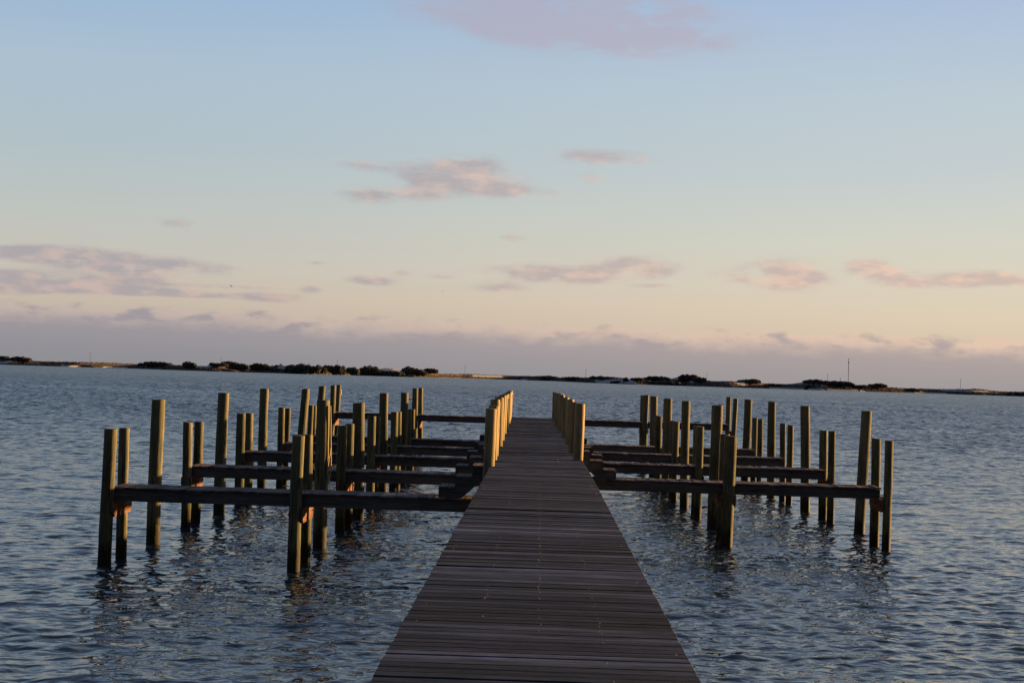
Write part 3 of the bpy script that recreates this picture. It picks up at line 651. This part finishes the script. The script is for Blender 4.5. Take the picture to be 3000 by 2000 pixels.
ROWS = [30.5, 37.7, 44.8, 51.1, 57.1, 67.0]
FZ = 1.43
def finger(side, ri, plist, label, seed):
    Zc = ROWS[ri-1]; flush = ri == 6; zt = DECK-.01 if flush else FZ; hw = .47
    t = thing('finger_pier', (0, Zc, 0), label, 'finger pier', 'finger piers branching off the walkway')
    q = random.Random(seed)
    xin = (DX0-.02+CXL(Zc) if side < 0 else DX1+.02+CX(Zc)); xout = (plist[0][0] + side*(-.02))
    if side > 0: xout = plist[0][0]-.12
    x0, x1 = min(xin, xout), max(xin, xout)
    if not flush:                       # runs in under the walkway to its piling
        if side < 0: x1 = -.60 + CXL(Zc)
        else: x0 = .66 + CX(Zc)
    # cross boards
    bm = bmesh.new(); bm.loops.layers.float_color.new('tint'); x = x0
    while x < x1-.05:
        w = min(q.uniform(.136, .142), x1-x); tn = math.exp(q.gauss(0, .28)); dz = q.gauss(0, .003)
        add_box(bm, x, x+w, -hw-.03+q.gauss(0, .006), hw+.03+q.gauss(0, .006), zt-.036+dz, zt+dz, .004, (tn*1.04, tn, tn*1.02), Matrix.Rotation(q.gauss(0, .015), 3, 'Y'))
        x += w + .006
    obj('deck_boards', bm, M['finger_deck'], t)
    for yb in (-hw+.01, hw-.06):
        bm = bmesh.new(); xx = x0+.01
        while xx < x1-.02:
            xe = min(xx+3.66, x1-.01); add_box(bm, xx, xe-.003, yb, yb+.05, zt-.26, zt-.04, .004); xx = xe
        obj('side_beam', bm, M['beam'], t)
    bm = bmesh.new()
    for xe in (x0+.06, (x0+x1)/2, x1-.11): add_box(bm, xe, xe+.05, -hw+.062, hw-.062, zt-.24, zt-.042)
    add_box(bm, x0+.02, x1-.02, -.02, .03, zt-.22, zt-.0425)
    obj('inner_joist', bm, M['beam'], t)
    # pilings and the pair of cross timbers bolted to each pair
    for k, (x, y, h, lean, r) in enumerate(plist):
        piling('piling', x, y-Zc, h, lean, r, t, seed=seed*20+k, mat='pile')
    for a in range(0, len(plist), 2):
        xa = (plist[a][0]+plist[a+1][0])/2 + plist[a][3]*1.1; r = max(plist[a][4], plist[a+1][4])
        for s in (-1, 1):
            bm = bmesh.new(); xc = xa + s*(r-.004); w = .045
            zb = zt-.265
            lo = .28
            ln = .52 if (a == 0 and s == side) else .70
            pts = [(-ln, zb), (ln, zb), (ln, zb-lo+.09), (ln-.08, zb-lo), (-ln+.08, zb-lo), (-ln, zb-lo+.09)]
            av = [bm.verts.new((xc-w/2, yy, zz)) for yy, zz in pts]; bv = [bm.verts.new((xc+w/2, yy, zz)) for yy, zz in pts]
            bm.faces.new(av); bm.faces.new(list(reversed(bv)))
            for i in range(len(pts)):
                j = (i+1) % len(pts); bm.faces.new((av[i], bv[i], bv[j], av[j]))
            bo = obj('bolster', bm, M['bolster'], t)
            bb = bmesh.new()
            bb.free()
            for yy in (-ln+.12, ln-.12):
                bb = bmesh.new(); bmesh.ops.create_cone(bb, cap_ends=True, segments=6, radius1=.022, radius2=.018, depth=.03, matrix=Matrix.Translation((xc+s*(w/2+.012), yy, zb-.13)) @ Matrix.Rotation(math.pi/2, 4, 'Y'))
                obj('bolt', bb, M['beam'], bo)
    if not flush:
        st = bpy.data.objects.new('steps', None); link(st, t)
        S = side; X = lambda d: (DX0-d+CXL(Zc) if S < 0 else DX1+d+CX(Zc))      # d = distance out from the walkway's edge
        z1, z2, z3 = zt, zt+.21, zt+.41
        poly = [(X(.915), z1), (X(.915), z2-.04), (X(.61), z2-.04), (X(.61), z3-.04), (X(.30), z3-.04), (X(.30), DECK-.04), (X(.02), DECK-.04), (X(.02), zt+.42), (X(.19), zt+.29), (X(.50), z1)]
        for ys in (-hw+.015, hw-.06):
            bm = bmesh.new(); add_prism(bm, poly, ys, ys+.045); obj('step_stringer', bm, M['beam'], st)
        for d0, d1, zz in ((.61, .935, z2), (.30, .63, z3), (.025, .32, DECK)):
            bm = bmesh.new(); bm.loops.layers.float_color.new('tint'); n = 2
            a, b2 = sorted((X(d0), X(d1))); wd = (b2-a)/n
            for k in range(n): add_box(bm, a+k*wd+.002, a+(k+1)*wd-.002, -hw-.01, hw+.01, zz-.038, zz, .004, (1.0, .97, .95))
            obj('tread', bm, M['finger_deck'], st)
        for d, za, zb in ((.915, z1, z2), (.61, z2, z3), (.30, z3, DECK)):
            bm = bmesh.new(); a, b2 = sorted((X(d), X(d)+S*.02)); add_box(bm, a, b2, -hw+.0, hw-.0, za+.002, zb-.04); obj('riser', bm, M['beam'], st)
    return t
FL = [(-1, 1, L1, 'nearest left finger pier with dark steps, closest to the camera'), (-1, 2, L2, 'second finger pier from the camera on the left side'),
 (-1, 3, L3, 'third finger pier from the camera on the left side'), (-1, 4, L4, 'fourth finger pier from the camera on the left side'),
 (-1, 5, L5, 'fifth finger pier from the camera on the left, last of the low ones'), (-1, 6, L6, 'farthest left finger pier, level with the walkway at its end'),
 (1, 2, R2, 'nearest right finger pier with dark steps beside the walkway'), (1, 3, R3, 'second finger pier from the camera on the right side'),
 (1, 4, R4, 'third finger pier from the camera on the right side'), (1, 5, R5, 'fourth finger pier on the right, last of the low ones'),
 (1, 6, R6, 'farthest right finger pier, level with the walkway at its end')]
fingers = {}
for i, (s, r, pl, lab) in enumerate(FL): fingers[(s, r)] = finger(s, r, pl, lab, 31+i)
bm = bmesh.new(); add_box(bm, -8.36, -8.33, .50, .53, 2.75, 2.99, .004); add_box(bm, -8.42, -8.331, .52, .58, 2.84, 2.87)
obj('reflector', bm, M['reflector'], fingers[(-1, 6)])

# ------------------------------------------------------------------ free-standing tall mooring piles
TL = [(LT, ['nearest tall mooring pile of the outer left row, thick and slightly leaning', 'second tall mooring pile of the outer left row', 'third tall mooring pile of the outer left row',
  'fourth tall mooring pile of the outer left row, leaning clearly right', 'farthest tall mooring pile of the outer left row, mostly hidden']),
 (LM, ['thick tall mooring pile with a frayed rope, middle row left of the walkway', 'second tall mooring pile of the row between left slips', 'third tall mooring pile of the row between left slips', 'farthest tall mooring pile of the row between left slips']),
 (RT, ['nearest tall mooring pile of the outer right row', 'second tall mooring pile of the outer right row, standing alone against water', 'third tall mooring pile of the outer right row', 'farthest tall mooring pile of the outer right row']),
 (RM, ['nearest and thickest tall mooring pile of the middle right row', 'second tall mooring pile of the middle right row', 'third tall mooring pile of the middle right row', 'farthest tall mooring pile of the middle right row'])]
k = 0
for tab, labs in TL:
    for (x, y, h, lean, r), lab in zip(tab, labs):
        k += 1
        o = piling('mooring_pile', x, y, h, lean, r, seed=900+k, mat='pile'); tag(o, lab, 'mooring pile', 'tall mooring piles in the boat slips')
        if 'rope' in lab:
            bm = bmesh.new()
            def strand(pts, rad):
                prev = None
                for i, p in enumerate(pts):
                    ring = [bm.verts.new((p[0]+rad*math.cos(t), p[1]+rad*math.sin(t), p[2])) for t in [j*math.pi/3 for j in range(6)]]
                    if prev:
                        for j in range(6): bm.faces.new((prev[j], prev[(j+1) % 6], ring[(j+1) % 6], ring[j]))
                    prev = ring
            ex = r+.012
            strand([(ex-.02, -.07, 3.00), (ex-.004, -.06, 2.7), (ex+.004, -.05, 2.4), (ex+.016, -.045, 2.15), (ex+.004, -.05, 2.0), (ex-.02, -.07, 1.85), (ex-.03, -.09, 1.62), (ex-.01, -.07, 1.45), (ex, -.06, 1.36)], .012)
            strand([(ex+.014, -.04, 2.15), (ex+.024, -.03, 1.95), (ex+.03, -.03, 1.75), (ex+.02, -.04, 1.55), (ex, -.06, 1.38)], .010)
            obj('rope', bm, M['rope'], o)
